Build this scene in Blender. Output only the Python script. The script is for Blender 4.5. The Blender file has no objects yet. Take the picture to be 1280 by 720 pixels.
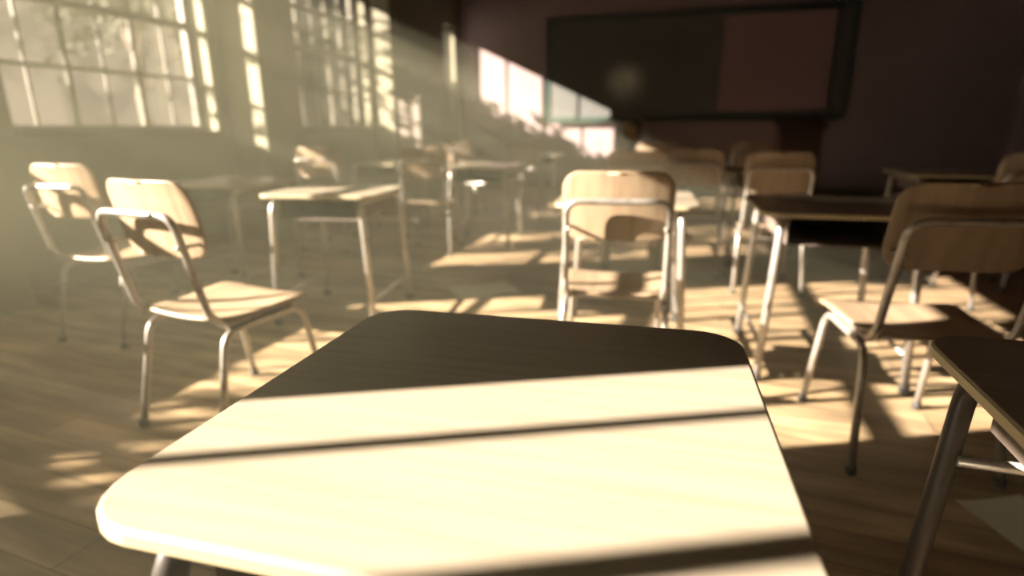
import bpy, bmesh, math, random
from mathutils import Vector, Matrix

random.seed(7)
C = bpy.context.scene.collection
PI = math.pi
SC = bpy.context.scene

# ------------------------------------------------------------------ materials
def new_mat(name):
    m = bpy.data.materials.new(name); m.use_nodes = True
    nt = m.node_tree; nt.nodes.clear()
    out = nt.nodes.new('ShaderNodeOutputMaterial')
    return m, nt, out

def principled(name, col, rough=.5, metal=0., spec=.5, noise=None, bump=None):
    """noise=(scale xyz, colour2, contrast)  bump=(scale, strength)"""
    m, nt, out = new_mat(name)
    b = nt.nodes.new('ShaderNodeBsdfPrincipled')
    b.inputs['Base Color'].default_value = (*col, 1)
    b.inputs['Roughness'].default_value = rough
    b.inputs['Metallic'].default_value = metal
    b.inputs['Specular IOR Level'].default_value = spec
    nt.links.new(b.outputs[0], out.inputs[0])
    tc = nt.nodes.new('ShaderNodeTexCoord')
    if noise:
        sc, col2, lo, hi = noise
        mp = nt.nodes.new('ShaderNodeMapping'); mp.inputs['Scale'].default_value = sc
        nt.links.new(tc.outputs['Object'], mp.inputs[0])
        n = nt.nodes.new('ShaderNodeTexNoise'); n.inputs['Scale'].default_value = 1; n.inputs['Detail'].default_value = 6
        nt.links.new(mp.outputs[0], n.inputs['Vector'])
        r = nt.nodes.new('ShaderNodeMapRange'); r.inputs[1].default_value = lo; r.inputs[2].default_value = hi
        nt.links.new(n.outputs[0], r.inputs[0])
        mx = nt.nodes.new('ShaderNodeMix'); mx.data_type = 'RGBA'
        mx.inputs[6].default_value = (*col, 1); mx.inputs[7].default_value = (*col2, 1)
        nt.links.new(r.outputs[0], mx.inputs[0]); nt.links.new(mx.outputs[2], b.inputs['Base Color'])
        if bump:
            bp = nt.nodes.new('ShaderNodeBump'); bp.inputs['Strength'].default_value = bump; bp.inputs['Distance'].default_value = .002
            nt.links.new(n.outputs[0], bp.inputs['Height']); nt.links.new(bp.outputs[0], b.inputs['Normal'])
    return m

M = {}
M['desk_wood'] = principled('desk_wood', (.32, .272, .21), .26, noise=((2.5, 60, 4), (.26, .215, .155), .40, .85), bump=.25)
M['desk_edge'] = principled('desk_edge', (.36, .30, .18), .45)
M['ply'] = principled('plywood', (.33, .245, .16), .42, noise=((40, 3, 6), (.26, .18, .115), .4, .7))
M['chrome'] = principled('tube_metal', (.42, .39, .35), .32, metal=.6, noise=((30, 30, 30), (.24, .21, .18), .5, .75))
M['rubber'] = principled('rubber', (.03, .028, .025), .7)
M['box_metal'] = principled('book_box_metal', (.14, .11, .09), .5, noise=((8, 8, 8), (.08, .06, .05), .4, .7))
M['wall'] = principled('wall_paint', (.22, .20, .13), .75, noise=((1.5, 1.5, 1.5), (.16, .145, .10), .45, .75))
M['front_wall'] = principled('front_wall_paint', (.35, .26, .25), .8, noise=((1.2, 1.2, 1.2), (.30, .22, .21), .4, .7))
M['ceiling'] = principled('ceiling_paint', (.20, .15, .13), .9)
M['trim'] = principled('trim_paint', (.16, .12, .08), .5)
M['frame'] = principled('window_paint', (.10, .085, .06), .5)
M['board'] = None
M['board_frame'] = principled('board_frame', (.03, .065, .045), .5)
M['screen'] = principled('screen_cloth', (.36, .23, .22), .8)
M['dark_wood'] = principled('dark_wood', (.10, .05, .03), .45, noise=((3, 30, 3), (.05, .025, .016), .4, .7))
M['paper'] = principled('paper', (.62, .62, .52), .8)
M['cabinet'] = principled('cabinet_paint', (.19, .15, .12), .5)
M['bark'] = principled('bark', (.10, .075, .05), .9)
M['leaf'] = principled('leaf', (.06, .065, .032), .7)
M['soil'] = principled('outdoor_ground', (.30, .25, .17), .95, noise=((.6, .6, .6), (.18, .17, .09), .4, .7))
M['globe'] = principled('globe_paper', (.40, .22, .09), .4, noise=((9, 9, 9), (.15, .16, .12), .45, .55))
M['chrome_shaded'] = principled('shaded_tube', (.028, .022, .020), .45, spec=.3)  # tube metal of the near desks, their shade painted in as near black

# floor: worn boards running across the room (procedural brick = planks)
def floor_mat():
    m, nt, out = new_mat('floor_boards')
    b = nt.nodes.new('ShaderNodeBsdfPrincipled'); b.inputs['Roughness'].default_value = .5
    nt.links.new(b.outputs[0], out.inputs[0])
    tc = nt.nodes.new('ShaderNodeTexCoord')
    mp = nt.nodes.new('ShaderNodeMapping'); mp.inputs['Rotation'].default_value = (0, 0, math.radians(3))
    nt.links.new(tc.outputs['Object'], mp.inputs[0])
    br = nt.nodes.new('ShaderNodeTexBrick')
    br.inputs['Scale'].default_value = 1; br.inputs['Brick Width'].default_value = 1.5; br.inputs['Row Height'].default_value = .14
    br.inputs['Mortar Size'].default_value = .0022; br.inputs['Mortar Smooth'].default_value = .2
    br.inputs['Color1'].default_value = (.38, .275, .16, 1); br.inputs['Color2'].default_value = (.27, .185, .10, 1)
    br.inputs['Mortar'].default_value = (.06, .04, .025, 1)
    nt.links.new(mp.outputs[0], br.inputs['Vector'])
    mp2 = nt.nodes.new('ShaderNodeMapping'); mp2.inputs['Scale'].default_value = (1.6, 16, 1)
    nt.links.new(mp.outputs[0], mp2.inputs[0])
    n = nt.nodes.new('ShaderNodeTexNoise'); n.inputs['Scale'].default_value = 1; n.inputs['Detail'].default_value = 7; n.inputs['Distortion'].default_value = .6
    nt.links.new(mp2.outputs[0], n.inputs['Vector'])
    r = nt.nodes.new('ShaderNodeMapRange'); r.inputs[1].default_value = .35; r.inputs[2].default_value = .7; r.inputs[3].default_value = 0.55; r.inputs[4].default_value = 1.35
    nt.links.new(n.outputs[0], r.inputs[0])
    # broad dirt patches
    n2 = nt.nodes.new('ShaderNodeTexNoise'); n2.inputs['Scale'].default_value = 1.3; n2.inputs['Detail'].default_value = 5
    nt.links.new(tc.outputs['Object'], n2.inputs['Vector'])
    r2 = nt.nodes.new('ShaderNodeMapRange'); r2.inputs[1].default_value = .35; r2.inputs[2].default_value = .65; r2.inputs[3].default_value = .7; r2.inputs[4].default_value = 1.15
    nt.links.new(n2.outputs[0], r2.inputs[0])
    mu = nt.nodes.new('ShaderNodeMath'); mu.operation = 'MULTIPLY'
    nt.links.new(r.outputs[0], mu.inputs[0]); nt.links.new(r2.outputs[0], mu.inputs[1])
    vm = nt.nodes.new('ShaderNodeVectorMath'); vm.operation = 'SCALE'
    nt.links.new(br.outputs[0], vm.inputs[0]); nt.links.new(mu.outputs[0], vm.inputs['Scale'])
    nt.links.new(vm.outputs[0], b.inputs['Base Color'])
    bp = nt.nodes.new('ShaderNodeBump'); bp.inputs['Strength'].default_value = .25; bp.inputs['Distance'].default_value = .004
    nt.links.new(n.outputs[0], bp.inputs['Height']); nt.links.new(bp.outputs[0], b.inputs['Normal'])
    return m
M['floor'] = floor_mat()

# chalkboard with a round pale patch mixed into its colour
def board_mat():
    m, nt, out = new_mat('chalkboard')
    b = nt.nodes.new('ShaderNodeBsdfPrincipled'); b.inputs['Roughness'].default_value = .6
    nt.links.new(b.outputs[0], out.inputs[0])
    tc = nt.nodes.new('ShaderNodeTexCoord')
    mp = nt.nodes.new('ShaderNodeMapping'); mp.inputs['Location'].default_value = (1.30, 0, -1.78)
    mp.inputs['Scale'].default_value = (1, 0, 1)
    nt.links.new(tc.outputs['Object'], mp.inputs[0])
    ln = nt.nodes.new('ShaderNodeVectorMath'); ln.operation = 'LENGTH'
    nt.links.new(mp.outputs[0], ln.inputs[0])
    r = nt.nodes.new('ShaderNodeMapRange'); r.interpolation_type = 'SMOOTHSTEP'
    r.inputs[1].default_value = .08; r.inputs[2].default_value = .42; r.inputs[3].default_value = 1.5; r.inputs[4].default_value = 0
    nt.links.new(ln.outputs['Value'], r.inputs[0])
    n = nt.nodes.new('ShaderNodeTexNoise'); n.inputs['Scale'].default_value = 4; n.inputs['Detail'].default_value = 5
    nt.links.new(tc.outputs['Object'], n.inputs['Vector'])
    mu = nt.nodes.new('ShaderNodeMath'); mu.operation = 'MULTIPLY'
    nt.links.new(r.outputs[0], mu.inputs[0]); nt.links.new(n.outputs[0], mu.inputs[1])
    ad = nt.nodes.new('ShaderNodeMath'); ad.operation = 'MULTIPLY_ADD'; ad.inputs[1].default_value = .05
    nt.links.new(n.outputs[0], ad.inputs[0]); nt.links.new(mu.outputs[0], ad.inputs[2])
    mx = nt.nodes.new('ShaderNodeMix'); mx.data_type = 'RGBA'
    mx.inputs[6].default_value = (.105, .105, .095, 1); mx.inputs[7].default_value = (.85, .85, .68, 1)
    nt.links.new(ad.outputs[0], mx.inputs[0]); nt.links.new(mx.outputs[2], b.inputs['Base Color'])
    return m
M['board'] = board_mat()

def glass_mat():
    m, nt, out = new_mat('window_glass')
    t = nt.nodes.new('ShaderNodeBsdfTransparent'); t.inputs[0].default_value = (.97, .96, .92, 1)
    g = nt.nodes.new('ShaderNodeBsdfGlossy'); g.inputs['Roughness'].default_value = .05
    d = nt.nodes.new('ShaderNodeBsdfTranslucent'); d.inputs[0].default_value = (.8, .72, .6, 1)
    f = nt.nodes.new('ShaderNodeFresnel'); f.inputs[0].default_value = 1.35
    a = nt.nodes.new('ShaderNodeMixShader'); b = nt.nodes.new('ShaderNodeMixShader'); b.inputs[0].default_value = .006
    nt.links.new(t.outputs[0], b.inputs[1]); nt.links.new(d.outputs[0], b.inputs[2])
    nt.links.new(f.outputs[0], a.inputs[0]); nt.links.new(b.outputs[0], a.inputs[1]); nt.links.new(g.outputs[0], a.inputs[2])
    nt.links.new(a.outputs[0], out.inputs[0])
    return m
M['glass'] = glass_mat()

def haze_mat():
    m, nt, out = new_mat('dusty_air')
    v = nt.nodes.new('ShaderNodeVolumeScatter')
    v.inputs['Color'].default_value = (HAZE_COL[0], HAZE_COL[1], HAZE_COL[2], 1)
    v.inputs['Density'].default_value = HAZE_DENS; v.inputs['Anisotropy'].default_value = .25
    nt.links.new(v.outputs[0], out.inputs['Volume'])
    return m
HAZE_COL = (1.0, .985, .70); HAZE_DENS = .033
M['haze'] = haze_mat()

# ------------------------------------------------------------------ geometry helpers
def link(name, me, mat, parent=None, smooth=False):
    o = bpy.data.objects.new(name, me); C.objects.link(o)
    if mat: me.materials.append(mat)
    if smooth:
        for p in me.polygons: p.use_smooth = True
    if parent: o.parent = parent
    return o

def from_bm(name, bm, mat, parent=None, smooth=False):
    bmesh.ops.recalc_face_normals(bm, faces=bm.faces)
    me = bpy.data.meshes.new(name); bm.to_mesh(me); bm.free()
    return link(name, me, mat, parent, smooth)

def add_box(bm, x0, y0, z0, x1, y1, z1):
    v = [bm.verts.new(p) for p in ((x0,y0,z0),(x1,y0,z0),(x1,y1,z0),(x0,y1,z0),(x0,y0,z1),(x1,y0,z1),(x1,y1,z1),(x0,y1,z1))]
    for f in ((0,3,2,1),(4,5,6,7),(0,1,5,4),(1,2,6,5),(2,3,7,6),(3,0,4,7)): bm.faces.new([v[i] for i in f])
    return v

def box(name, dims, mat, parent=None, bevel=0.):
    bm = bmesh.new()
    for d in (dims if isinstance(dims[0], (tuple, list)) else [dims]): add_box(bm, *d)
    if bevel: bmesh.ops.bevel(bm, geom=bm.edges[:], offset=bevel, segments=2, affect='EDGES', profile=.5)
    return from_bm(name, bm, mat, parent)

def fillet(pts, rad, n=7):
    pts = [Vector(p) for p in pts]; out = [pts[0]]
    for i in range(1, len(pts)-1):
        a, b, c = pts[i-1], pts[i], pts[i+1]
        u = (a-b); w = (c-b); lu, lw = u.length, w.length; u.normalize(); w.normalize()
        r = rad[i-1] if isinstance(rad, (list, tuple)) else rad
        ang = u.angle(w)
        if ang > PI-.02 or r <= 0: out.append(b); continue
        t = min(r/math.tan(ang/2), lu*.49, lw*.49)
        p0, p1 = b+u*t, b+w*t
        for k in range(n+1):
            s = k/n; out.append(p0*(1-s)**2 + b*2*s*(1-s) + p1*s*s)
    out.append(pts[-1]); return out

def add_tube(bm, pts, r, seg=14, cap=True):
    pts = [Vector(p) for p in pts]; rings = []; nrm = None
    for i, p in enumerate(pts):
        if i == 0: t = pts[1]-p
        elif i == len(pts)-1: t = p-pts[i-1]
        else: t = (pts[i+1]-p).normalized()+(p-pts[i-1]).normalized()
        t.normalize()
        if nrm is None:
            nrm = t.cross(Vector((0,0,1)) if abs(t.z) < .9 else Vector((1,0,0))).normalized()
        else:
            nrm = (nrm - t*nrm.dot(t)).normalized()
        b = t.cross(nrm)
        rings.append([bm.verts.new(p+(nrm*math.cos(2*PI*k/seg)+b*math.sin(2*PI*k/seg))*r) for k in range(seg)])
    for a, b in zip(rings, rings[1:]):
        for k in range(seg): bm.faces.new((a[k], a[(k+1)%seg], b[(k+1)%seg], b[k]))
    if cap: bm.faces.new(rings[0][::-1]); bm.faces.new(rings[-1])

def tube(name, pts, r, mat, parent, rad=.05, seg=14):
    bm = bmesh.new(); add_tube(bm, fillet(pts, rad) if rad else pts, r, seg)
    return from_bm(name, bm, mat, parent, True)

def rounded_outline(hx, hy, r, n=6):
    o = []
    for cx, cy, a0 in ((hx-r, hy-r, 0), (-hx+r, hy-r, 90), (-hx+r, -hy+r, 180), (hx-r, -hy+r, 270)):
        for k in range(n+1):
            a = math.radians(a0+90*k/n); o.append((cx+r*math.cos(a), cy+r*math.sin(a)))
    return o

def slab(name, outline, z0, z1, mat, parent, bevel=.004, warp=None, sub=0):
    bm = bmesh.new()
    vs = [bm.verts.new((x, y, z1)) for x, y in outline]
    f = bm.faces.new(vs)
    r = bmesh.ops.extrude_face_region(bm, geom=[f])
    nv = [g for g in r['geom'] if isinstance(g, bmesh.types.BMVert)]
    for v in nv: v.co.z = z0
    if bevel:
        ed = [e for e in bm.edges if abs(e.verts[0].co.z-e.verts[1].co.z) < 1e-6]
        bmesh.ops.bevel(bm, geom=ed, offset=bevel, segments=3, affect='EDGES', profile=.5)
    o = from_bm(name, bm, mat, parent)
    return o

def grid_panel(name, nx, ny, fn, thick, mat, parent, r_out):
    """bent plywood: a rounded rectangle sampled on a grid, fn(u,v)->Vector, thickened"""
    hx, hy, r = r_out
    bm = bmesh.new(); top = {}
    def squeeze(u, v):      # u,v in [-1,1] -> rounded rectangle
        x, y = u*hx, v*hy
        lim = hx
        if abs(y) > hy-r:
            d = abs(y)-(hy-r); lim = hx-r+math.sqrt(max(r*r-d*d, 0))
        return u*lim, y
    # denser sampling towards v ends so the corners read as round
    vv = []
    for j in range(ny+1):
        s = -1+2*j/ny; vv.append(math.copysign(abs(math.sin(s*PI/2)), s))
    for i in range(nx+1):
        for j in range(ny+1):
            x, y = squeeze(-1+2*i/nx, vv[j]); top[i, j] = bm.verts.new(fn(x, y))
    fs = []
    for i in range(nx):
        for j in range(ny):
            fs.append(bm.faces.new((top[i,j], top[i+1,j], top[i+1,j+1], top[i,j+1])))
    bmesh.ops.recalc_face_normals(bm, faces=bm.faces)
    bmesh.ops.solidify(bm, geom=bm.faces[:], thickness=thick)
    o = from_bm(name, bm, mat, parent, True)
    md = o.modifiers.new('bevel', 'BEVEL'); md.width = thick*.3; md.segments = 2; md.limit_method = 'ANGLE'; md.angle_limit = math.radians(50)
    md.harden_normals = False
    return o

def empty(name, loc=(0,0,0), rz=0):
    o = bpy.data.objects.new(name, None); C.objects.link(o); o.location = loc; o.rotation_euler = (0,0,rz)
    o.empty_display_size = .1
    return o

def tag(o, label=None, cat=None, group=None, kind=None):
    if label: o['label'] = label
    if cat: o['category'] = cat
    if group: o['group'] = group
    if kind: o['kind'] = kind
    return o

CH = {}
def copy_tree(o, parent=None):
    c = o.copy(); C.objects.link(c)
    if parent: c.parent = parent
    for ch in [x for x in o.children]: copy_tree(ch, c)
    return c

# ------------------------------------------------------------------ room shell
X0, X1, Y0, Y1, ZC = -4.3, 4.2, -3.7, 10.3, 3.9
T = .25
SILL = 1.045
WIN = [(-3.24, -1.32, 2.93, 4), (-.49, 1.81, 2.93, 3), (2.72, 4.45, 2.75, 3), (5.44, 7.15, 2.75, 3), (8.75, 10.1, 2.75, 2)]

def struct(o): o['kind'] = 'structure'; return o
struct(box('floor', (X0-T, Y0-T, -.12, X1+T, Y1+T, 0), M['floor']))
struct(box('ceiling', (X0-T, Y0-T, ZC, X1+T, Y1+T, ZC+.12), M['ceiling']))
struct(box('wall_front', (X0-T, Y1, 0, X1+T, Y1+T, ZC), M['front_wall']))
struct(box('wall_back', (X0-T, Y0-T, 0, X1+T, Y0, ZC), M['front_wall']))
struct(box('wall_right', (X1, Y0, 0, X1+T, Y1, ZC), M['front_wall']))
wl = [(X0-T, Y0, 0, X0, Y1, SILL)]
ys = [Y0]
for a, b, zt, nc in WIN:
    wl.append((X0-T, ys[-1], SILL, X0, a, ZC)); ys.append(b)
    wl.append((X0-T, a, zt, X0, b, ZC))
wl.append((X0-T, ys[-1], SILL, X0, Y1, ZC))
struct(box('wall_left', wl, M['wall']))
struct(box('baseboard_left', (X0, Y0, 0, X0+.02, Y1, .13), M['trim'], bevel=.004))
struct(box('baseboard_front', (X0+.03, Y1-.02, 0, X1-.03, Y1, .13), M['trim'], bevel=.004))
struct(box('baseboard_right', (X1-.02, Y0, 0, X1, Y1-.03, .13), M['trim'], bevel=.004))

# pilasters between the windows
for i, (ya, yb, xp) in enumerate([(2.0, 2.35, -3.88), (4.59, 5.14, -3.88), (7.20, 8.92, -3.97), (-1.08, -.70, -3.88)]):
    struct(box('trim_%d' % (i+1), (X0, ya, 0, xp, yb, ZC), M['wall'], bevel=.006))

# windows
for i, (a, b, zt, nc) in enumerate(WIN):
    w = struct(empty('window_%d' % (i+1), (X0-.20, (a+b)/2, SILL)))
    h = (b-a)/2; H = zt-SILL
    box('window_frame', [(-.03, -h, 0, .03, -h+.045, H), (-.03, h-.045, 0, .03, h, H), (-.03, -h+.045, 0, .03, h-.045, .045), (-.03, -h+.045, H-.045, .03, h-.045, H)], M['frame'], w)
    t = 2*h/nc
    for k in range(1, nc): box('mullion', (-.013, -h+t*k-.017, .045, .013, -h+t*k+.017, H-.045), M['frame'], w, bevel=.004)
    bars = []
    for k in range(nc):
        y = -h+t*(k+.5); bars.append((-.006, y-.010, .045, .006, y+.010, H-.045))
    box('glazing_bar', bars, M['frame'], w)
    rails = []
    for z, hh in ((.455, .013), (.90, .03), (1.345, .024)):
        if z < H-.15 and i < 4 or z == .455: rails.append((-.02, -h+.045, z-hh, .02, h-.045, z+hh))
    box('rail', rails, M['frame'], w)
    box('pane', (-.003, -h+.02, .02, .003, h-.02, H-.02), M['glass'], w)
    box('window_sill', (.03, -h-.0, -.03, .235, h, .002), M['frame'], w, bevel=.003)

# ------------------------------------------------------------------ furniture prototypes
def make_chair():
    t = empty('school_chair')
    R = .0125
    # seat: dished ply with rounded corners, y forward
    def seat_fn(x, y):
        z = .435 + .012*(abs(x)/.2)**2 - .010*math.exp(-((y+.05)/.12)**2)
        if y > .12: z -= (y-.12)**2*1.6
        if y < -.14: z += (-.14-y)**2*2
        return Vector((x*(1+.10*(y/.2)), y, z))
    grid_panel('seat', 12, 16, seat_fn, .012, M['ply'], t, (.205, .21, .07))
    def back_fn(x, v):
        z = .775 + v; lean = -.185 - (z-.45)*.22
        return Vector((x, lean - .022*(1-(x/.20)**2) + .042, z))
    b = grid_panel('backrest', 14, 14, back_fn, .011, M['ply'], t, (.198, .128, .065))
    # back frame: hoop behind the backrest running down and forward under the seat
    def bp(x, z, off=0): return (x, -.222-(z-.45)*.22+off, z)
    hx = .178
    pts = [(-hx*.92, .15, .408), (-hx, -.17, .412), bp(-hx-.006, .47, .0), bp(-hx-.002, .80), bp(hx+.002, .80), bp(hx+.006, .47, .0), (hx, -.17, .412), (hx*.92, .15, .408)]
    tube('back_frame', pts, R, M['chrome'], t, [.05, .07, .055, .055, .07, .05], 14)
    for s in (-1, 1):
        for z in (.70,):
            bm = bmesh.new(); p = bp(s*.178, z)
            add_tube(bm, [(p[0]*.97, p[1]-.016, z), (p[0]*.97, p[1]+.072, z)], .007, 10)
            from_bm('bolt', bm, M['chrome'], t, True)
    # side leg hoops
    for s in (-1, 1):
        lf = tube('leg_frame', [(s*.208, -.265, .012), (s*.192, -.185, .395), (s*.186, .165, .395), (s*.205, .235, .012)], R, M['chrome'], t, .075, 14)
        for y in (-.265, .235):
            x = s*(.208 if y < 0 else .205)
            bm = bmesh.new(); add_tube(bm, [(x, y, 0), (x, y, .026)], .0165, 12)
            from_bm('rubber_foot', bm, M['rubber'], lf, True)
    # cross bars under the seat
    bm = bmesh.new(); add_tube(bm, [(-.188, -.10, .40), (.188, -.10, .40)], .010, 10); add_tube(bm, [(-.184, .11, .40), (.184, .11, .40)], .010, 10)
    from_bm('cross_bar', bm, M['chrome'], t, True)
    return t

def make_desk(tm=None):
    t = empty('school_desk')
    hx, hy = .32, .316
    o = rounded_outline(hx, hy, .07, 6)
    top = slab('desktop', o, .702, .722, M['desk_wood'], t, .003)
    slab('edge_band', rounded_outline(hx+.002, hy+.002, .072, 6), .7045, .7195, M['desk_edge'], top, .002)
    R = .0165
    ix, iy = hx-.072, hy-.032
    for s in (-1, 1):
        f = tube('side_frame', [(s*(ix+.034), -iy-.015, .012), (s*ix, -iy, .684), (s*ix, iy, .684), (s*(ix+.034), iy+.015, .012)], R, M['chrome'], t, .075, 16)
        tube('stretcher', [(s*(ix+.027), -iy-.012, .15), (s*(ix+.027), iy+.012, .15)], .009, M['chrome'], t, 0, 10)
        for y in (-iy-.015, iy+.015):
            bm = bmesh.new(); add_tube(bm, [(s*(ix+.034), y, 0), (s*(ix+.034), y, .03)], .0205, 12)
            from_bm('rubber_foot', bm, M['rubber'], f, True)
    tube('cross_bar', [(-ix, iy-.01, .52), (ix, iy-.01, .52)], .010, M['chrome'], t, 0, 10)
    # open-front steel book box
    a, bq, z0, z1 = ix-.03, iy-.02, .585, .700
    box('book_box', [(-a, -bq, z0, a, bq, z0+.004), (-a, -bq, z0+.004, -a+.004, bq, z1), (a-.004, -bq, z0+.004, a, bq, z1), (-a+.004, bq-.004, z0+.004, a-.004, bq, z1)], M['box_metal'], t)
    return t

chair0 = make_chair(); desk0 = make_desk()
used = {'c': False, 'd': False}
def put(proto, key, x, y, rot, label, cat, group, z=0):
    if used[key]: o = copy_tree(proto)
    else: used[key] = True; o = proto
    o.location = (x, y, z); o.rotation_euler = (0, 0, math.radians(rot))
    return tag(o, label, cat, group)

todo = []
CHAIRS = [
 (-1.645, 1.64, -7, 'wooden school chair at left with tube hoop back, directly left of the big foreground desk'),
 (-2.88, 2.22, 2, 'wooden school chair against the left wall, leftmost in the room'),
 (-.30, 2.32, 7, 'sunlit wooden school chair seen straight from behind, just beyond the foreground desk'),
 (.69, 2.12, 8, 'dark backed wooden school chair at right, half in sun, behind the cropped right desk'),
 (.44, 4.15, 6, 'brown backed school chair behind the desk with papers lying on it'),
 (-.42, 4.15, 5, 'shaded school chair whose back shows just above the sunlit centre chair'),
 (.02, 4.55, -14, 'school chair with half lit back just right of the centre chair column'),
 (-2.22, 4.60, 12, 'school chair beyond the left middle desk, shaded back and sunlit seat'),
 (-3.18, 4.55, 8, 'school chair near the wall below the second visible window, back catching sun'),
 (-1.95, 6.6, 8, 'far school chair on the left, beyond the desk in the haze'),
 (-2.85, 6.9, 4, 'far school chair nearest the cabinet in the left haze'),
 (-.45, 6.3, 6, 'far school chair in the centre row by the front of the room'),
 (.45, 6.3, 4, 'far school chair right of centre by the front of the room'),
 (1.75, 4.15, 5, 'school chair in the dark on the right, before the desk with light papers'),
]
DESKS = [
 (-.218, .627, 3.7, 'large sunlit wooden school desk filling the foreground'),
 (.685, .74, 0, 'dark school desk cut off by the right edge, near the camera'),
 (-.33, 2.86, 5, 'school desk in front of the sunlit centre chair'),
 (.555, 2.80, 4, 'school desk with loose papers on top, right of centre'),
 (-1.95, 2.84, 9, 'school desk at left centre with two sunlit stripes on its top'),
 (-3.0, 3.12, 5, 'school desk in front of the leftmost chair by the wall'),
 (-3.05, 5.35, 5, 'hazy school desk against the left wall below the second visible window'),
 (-1.92, 5.15, 6, 'shaded school desk in the haze behind the chair with sunlit seat'),
 (-.42, 5.0, 5, 'school desk in the third row, straight behind the centre chair'),
 (.50, 5.0, 4, 'school desk in the third row behind the brown backed chair'),
 (1.70, 5.0, 3, 'dark school desk at far right with pale papers on it'),
 (-2.0, 7.3, 6, 'far school desk on the left near the front wall'),
 (-.68, 7.1, 4, 'far school desk in the centre near the front wall'),
 (.50, 7.1, 2, 'far school desk right of centre near the front wall'),
]
for x, y, r, l in CHAIRS: put(chair0, 'c', x, y, r, l, 'chair', 'tube framed school chairs in rows')
for x, y, r, l in DESKS: put(desk0, 'd', x, y, r, l, 'desk', 'school desks in rows')

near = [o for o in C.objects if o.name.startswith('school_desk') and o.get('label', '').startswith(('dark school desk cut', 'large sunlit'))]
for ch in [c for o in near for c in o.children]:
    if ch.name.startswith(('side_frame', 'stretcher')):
        ch.data = ch.data.copy(); ch.data.materials[0] = M['chrome_shaded']  # near frames get the tube metal with shade in its colour

# ------------------------------------------------------------------ front of the room
bd = empty('chalkboard', (0, Y1, 0)); tag(bd, 'wide dark chalkboard on the front wall with a round pale patch', 'chalkboard')
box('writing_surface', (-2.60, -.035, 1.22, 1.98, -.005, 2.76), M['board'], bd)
box('board_frame', [(-2.66, -.05, 1.16, 2.04, -.004, 1.22), (-2.66, -.05, 2.76, 2.04, -.004, 2.82), (-2.66, -.05, 1.22, -2.60, -.004, 2.76), (1.98, -.05, 1.22, 2.04, -.004, 2.76)], M['board_frame'], bd, bevel=.004)
box('chalk_tray', (-2.55, -.11, 1.135, 1.95, -.051, 1.16), M['board_frame'], bd, bevel=.003)
sn = empty('projection_screen', (.97, Y1-.09, 0)); tag(sn, 'reddish brown pull down screen hanging over the right of the chalkboard', 'screen')
box('screen_sheet', (-.78, -.006, 1.28, .78, 0, 2.70), M['screen'], sn)
bm = bmesh.new(); add_tube(bm, [(-.83, .0, 2.73), (.83, .0, 2.73)], .032, 14); from_bm('roller_case', bm, M['board_frame'], sn, True)
bm = bmesh.new(); add_tube(bm, [(-.80, -.003, 1.275), (.80, -.003, 1.275)], .012, 10); from_bm('weight_bar', bm, M['board_frame'], sn, True)
lec = empty('lectern', (1.12, 8.0, 0)); tag(lec, 'dark wooden lectern standing before the screen at the front wall', 'lectern')
box('body', (-.24, -.18, .06, .24, .20, 1.02), M['dark_wood'], lec, bevel=.006)
box('plinth', (-.26, -.20, 0, .26, .22, .06), M['dark_wood'], lec, bevel=.004)
bm = bmesh.new(); v = add_box(bm, -.28, -.23, 1.02, .28, .25, 1.05)
for q in v:
    if q.co.y > 0: q.co.z += .09
from_bm('reading_top', bm, M['dark_wood'], lec)
box('handle', (-.06, -.195, .55, .06, -.18, .57), M['chrome'], lec, bevel=.003)
# pipe on the front wall
bm = bmesh.new(); add_tube(bm, [(-3.22, 10.24, 0.0), (-3.22, 10.24, 1.22)], .022, 12)
tag(from_bm('wall_pipe', bm, M['cabinet'], None, True), 'thin pale upright pipe at the front wall left of the chalkboard', 'pipe')
cb = empty('filing_cabinet', (-3.77, 7.45, 0)); tag(cb, 'pale cabinet beside the wall pilaster, its near side catching sun', 'cabinet')
box('cabinet_body', (-.16, -.22, .05, .16, .22, 1.42), M['cabinet'], cb, bevel=.006)
box('cabinet_top', (-.17, -.23, 1.42, .17, .23, 1.45), M['cabinet'], cb, bevel=.004)
for k in range(3):
    d = box('drawer', (.16, -.20, .09+k*.44, .175, .20, .50+k*.44), M['cabinet'], cb, bevel=.004)
    box('drawer_handle', (.175, -.06, .36+k*.44, .192, .06, .38+k*.44), M['chrome'], d, bevel=.003)
box('cabinet_base', (-.15, -.21, 0, .15, .21, .05), M['dark_wood'], cb)

# globe on a far desk
gl = empty('globe', (-.80, 7.12, .722)); tag(gl, 'small brown globe standing on the far centre desk by the chalkboard', 'globe')
bm = bmesh.new(); bmesh.ops.create_uvsphere(bm, u_segments=24, v_segments=16, radius=.13); bmesh.ops.translate(bm, verts=bm.verts, vec=(0,0,.31))
from_bm('globe_ball', bm, M['globe'], gl, True)
bm = bmesh.new(); add_tube(bm, [(0,0,0),(0,0,.012)], .09, 24); add_tube(bm, [(0,0,.012),(0,0,.175)], .012, 10); from_bm('stand', bm, M['dark_wood'], gl, True)
arc = [(math.cos(a)*.145, 0, .31+math.sin(a)*.145) for a in [math.radians(-90+180*k/14) for k in range(15)]]
bm = bmesh.new(); add_tube(bm, arc, .006, 8); from_bm('meridian', bm, M['chrome'], gl, True)

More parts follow.
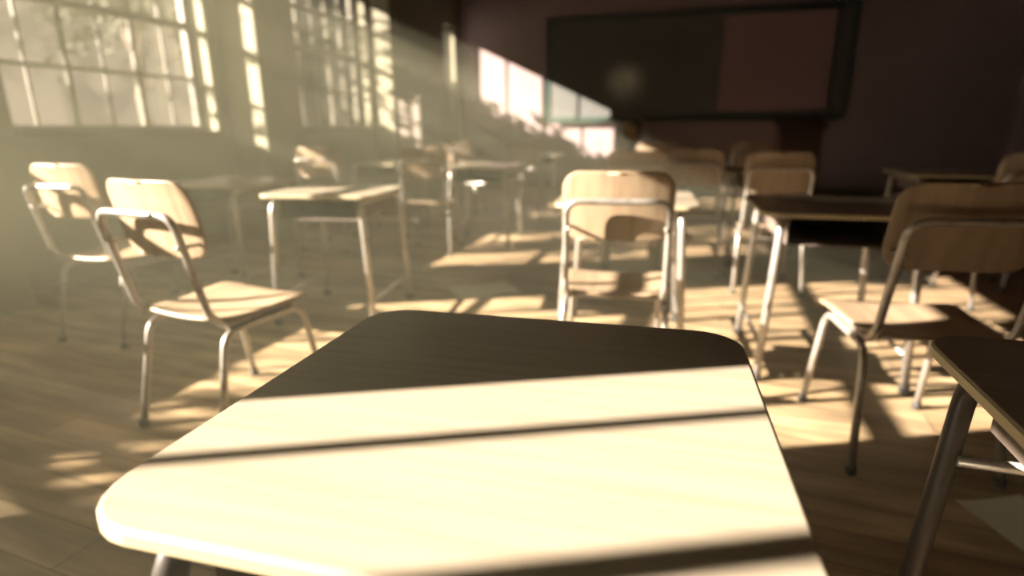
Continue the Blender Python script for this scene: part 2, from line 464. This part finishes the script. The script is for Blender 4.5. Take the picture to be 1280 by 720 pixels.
# plant on the cabinet
pl = empty('potted_plant', (-3.77, 7.50, 1.45)); tag(pl, 'small leafy yellow green plant in a pot on the pale cabinet', 'plant')
bm = bmesh.new()
prof = [(.0,0),(.055,0),(.075,.12),(.066,.12),(.05,.02)]
rs = [[bm.verts.new((r*math.cos(2*PI*k/20), r*math.sin(2*PI*k/20), z)) for k in range(20)] for r, z in prof[1:]]
for a_, b_ in zip(rs, rs[1:]):
    for k in range(20): bm.faces.new((a_[k], a_[(k+1)%20], b_[(k+1)%20], b_[k]))
bm.faces.new(rs[0][::-1]); bm.faces.new(rs[-1])
from_bm('pot', bm, M['globe'], pl, True)
M['plant'] = principled('plant_leaf', (.28, .32, .07), .5)
verts, faces = [], []
for k in range(46):
    a = random.random()*2*PI; e = random.uniform(.2, 1.4); L = random.uniform(.10, .20)
    d = Vector((math.cos(a)*math.cos(e), math.sin(a)*math.cos(e), math.sin(e))); s = Vector((-math.sin(a), math.cos(a), 0))*.022
    b0 = Vector((0,0,.02)); n = len(verts)
    m1 = b0+d*L*.6; tip = b0+d*L+Vector((0,0,-.04))
    verts += [b0, m1+s, tip, m1-s]; faces.append((n, n+1, n+2, n+3))
me = bpy.data.meshes.new('leaves'); me.from_pydata([tuple(v) for v in verts], [], faces); link('leaves', me, M['plant'], pl)

# papers
def paper(x, y, z, rot, label, w=.21, h=.297, curl=.006, group=None):
    bm = bmesh.new(); n = 6; g = {}
    for i in range(n+1):
        for j in range(n+1):
            u, v = i/n-.5, j/n-.5
            g[i,j] = bm.verts.new((u*w, v*h, .0015+curl*(abs(u)*2)**3*(1 if v > 0 else .4)))
    for i in range(n):
        for j in range(n): bm.faces.new((g[i,j], g[i+1,j], g[i+1,j+1], g[i,j+1]))
    bmesh.ops.recalc_face_normals(bm, faces=bm.faces); bmesh.ops.solidify(bm, geom=bm.faces[:], thickness=.0006)
    o = from_bm('paper_sheet', bm, M['paper']); o.location = (x, y, z); o.rotation_euler = (0,0,math.radians(rot))
    tag(o, label, 'paper', group)
paper(.93, 1.66, 0, 25, 'pale sheet of paper on the floor at the lower right edge')
paper(-1.32, 3.48, 0, -50, 'greenish sheet of paper on the floor behind the foreground desk', .30, .42)
paper(.52, 2.99, .722, 75, 'left sheet of paper on the desk right of centre')
paper(.74, 2.96, .722, 100, 'right sheet of paper on the desk right of centre')
paper(1.52, 5.02, .722, 80, 'left pale sheet on the dark far right desk')
paper(1.84, 5.0, .722, 95, 'right pale sheet on the dark far right desk')

# ------------------------------------------------------------------ outside
struct(box('ground', (-60, -40, -.5, X0-T-.02, 60, -.4), M['soil']))
def tree(x, y, h, blobs, label, nleaf=2600, size=.13, seed=1, mat='leaf'):
    rnd = random.Random(seed)
    t = empty('tree', (x, y, -.4)); tag(t, label, 'tree', None)
    bm = bmesh.new()
    n = 8; pts = [Vector((.12*math.sin(k*.9+seed), .12*math.cos(k*1.3+seed), h*k/n)) for k in range(n+1)]
    add_tube(bm, pts, .13, 10)
    for (bx, by, bz, r, rz) in blobs:
        s = pts[int(n*.6)]; e = Vector((bx-x, by-y, bz+.4))
        add_tube(bm, [s, s.lerp(e, .5)+Vector((0,0,.15)), e], .045, 7)
        for q in range(5):
            a = rnd.random()*2*PI; add_tube(bm, [s.lerp(e, .6), e+Vector((math.cos(a)*r*.7, math.sin(a)*r*.7, rnd.uniform(-.5,.5)*rz))], .018, 5)
    from_bm('trunk', bm, M['bark'], t, True)
    vs, fs = [], []
    tot = sum(b[3]**2 for b in blobs)
    for (bx, by, bz, r, rz) in blobs:
        nl = int(nleaf*r*r/tot)
        cl = [(rnd.gauss(0,.45), rnd.gauss(0,.45), rnd.gauss(0,.45)) for _ in range(max(6, int(nl/16)))]
        for _ in range(nl):
            c = rnd.choice(cl)
            p = Vector((bx-x+(c[0]+rnd.gauss(0,.11))*r, by-y+(c[1]+rnd.gauss(0,.11))*r, bz+.4+(c[2]+rnd.gauss(0,.11))*rz))
            a = Vector((rnd.gauss(0,1), rnd.gauss(0,1), rnd.gauss(0,1))).normalized(); b = a.orthogonal().normalized()
            s = size*rnd.uniform(.6, 1.2); k = len(vs)
            vs += [p-a*s*.5, p+b*s*.28, p+a*s*.5, p-b*s*.28]; fs.append((k, k+1, k+2, k+3))
    me = bpy.data.meshes.new('foliage'); me.from_pydata([tuple(v) for v in vs], [], fs); link('foliage', me, M[mat], t)
    return t
tree(-12, -.4, 5.2, [(-12, -.2, 5.5, .9, .9), (-12, -4.1, 4.75, .75, .55), (-12.1, -3.2, 4.5, .5, .35)], 'sparse leafy tree outside the left windows, nearest the camera', 1500, .13, 3)
tree(-12.5, 2.6, 5.2, [(-12.5, 2.4, 5.5, .9, 1.0)], 'leafy tree outside between the first and second visible windows', 900, .14, 5)
tree(-11.5, 6.0, 4.4, [(-11.5, 5.8, 4.35, 1.2, .65), (-11.7, 6.7, 4.35, 1.0, .65), (-11.5, 4.9, 4.3, .9, .6)], 'dense leafy tree outside the farthest window', 7000, .18, 8)
tree(-14.5, 12.5, 4.5, [(-14, 12.5, 4.6, 2.4, 1.6), (-14.5, 15, 4.0, 1.8, 1.4)], 'hazy tree seen through the first visible window', 2600, .22, 11)
tree(-13, 23, 4.0, [(-13, 22.5, 3.6, 2.0, 2.2), (-13, 25.5, 3.6, 2.0, 2.0)], 'hazy tree seen through the second visible window', 4200, .22, 13)

# ------------------------------------------------------------------ dusty air filling the room
hz = box('dusty_air', (X0-T+.002, Y0+.002, .002, X1-.002, Y1-.002, ZC-.002), M['haze'])
tag(hz, 'thin olive dust haze hanging in the whole classroom, lit by the sun shafts', 'haze', None, 'stuff')

# ------------------------------------------------------------------ light
k = .46; azs = math.radians(64)
el = math.atan(k*math.sin(azs))
sd = Vector((math.sin(azs)*math.cos(el), math.cos(azs)*math.cos(el), -math.sin(el)))
L = bpy.data.lights.new('sun', 'SUN'); L.energy = 60; L.color = (1, .885, .74); L.angle = math.radians(.26)
lo = bpy.data.objects.new('sun', L); C.objects.link(lo); lo.rotation_euler = sd.to_track_quat('-Z', 'Y').to_euler()
lo.location = (-20, -8, 15)
W = bpy.data.worlds.new('sky'); SC.world = W; W.use_nodes = True
bg = W.node_tree.nodes['Background']; bg.inputs[0].default_value = (.90, .71, .55, 1); bg.inputs[1].default_value = .33

# ------------------------------------------------------------------ camera
f = 718.; pitch = math.atan(200/718.); yaw = math.radians(17.9); roll = math.radians(-.4)
fw = Vector((-math.sin(yaw)*math.cos(pitch), math.cos(yaw)*math.cos(pitch), -math.sin(pitch)))
r0 = Vector((math.cos(yaw), math.sin(yaw), 0)); u0 = r0.cross(fw)
r = r0*math.cos(roll)+u0*math.sin(roll); u = u0*math.cos(roll)-r0*math.sin(roll)
cam = bpy.data.cameras.new('camera'); cam.sensor_width = 36; cam.lens = f/1280*36; cam.clip_start = .02
co = bpy.data.objects.new('camera', cam); C.objects.link(co)
mt = Matrix((r, u, -fw)).transposed().to_4x4(); mt.translation = Vector((0, 0, 1.05)); co.matrix_world = mt
cam.dof.use_dof = True; cam.dof.focus_distance = .80; cam.dof.aperture_fstop = 1.8
SC.camera = co

vs = SC.view_settings; vs.view_transform = 'Standard'; vs.look = 'None'; vs.gamma = 1; vs.use_curve_mapping = False; vs.exposure = 0
cy = SC.cycles; cy.volume_bounces = 0; cy.max_bounces = 8; cy.diffuse_bounces = 2; cy.use_denoising = True
cy.transparent_max_bounces = 16
try:
    cy.sample_clamp_indirect = 4
except Exception: pass
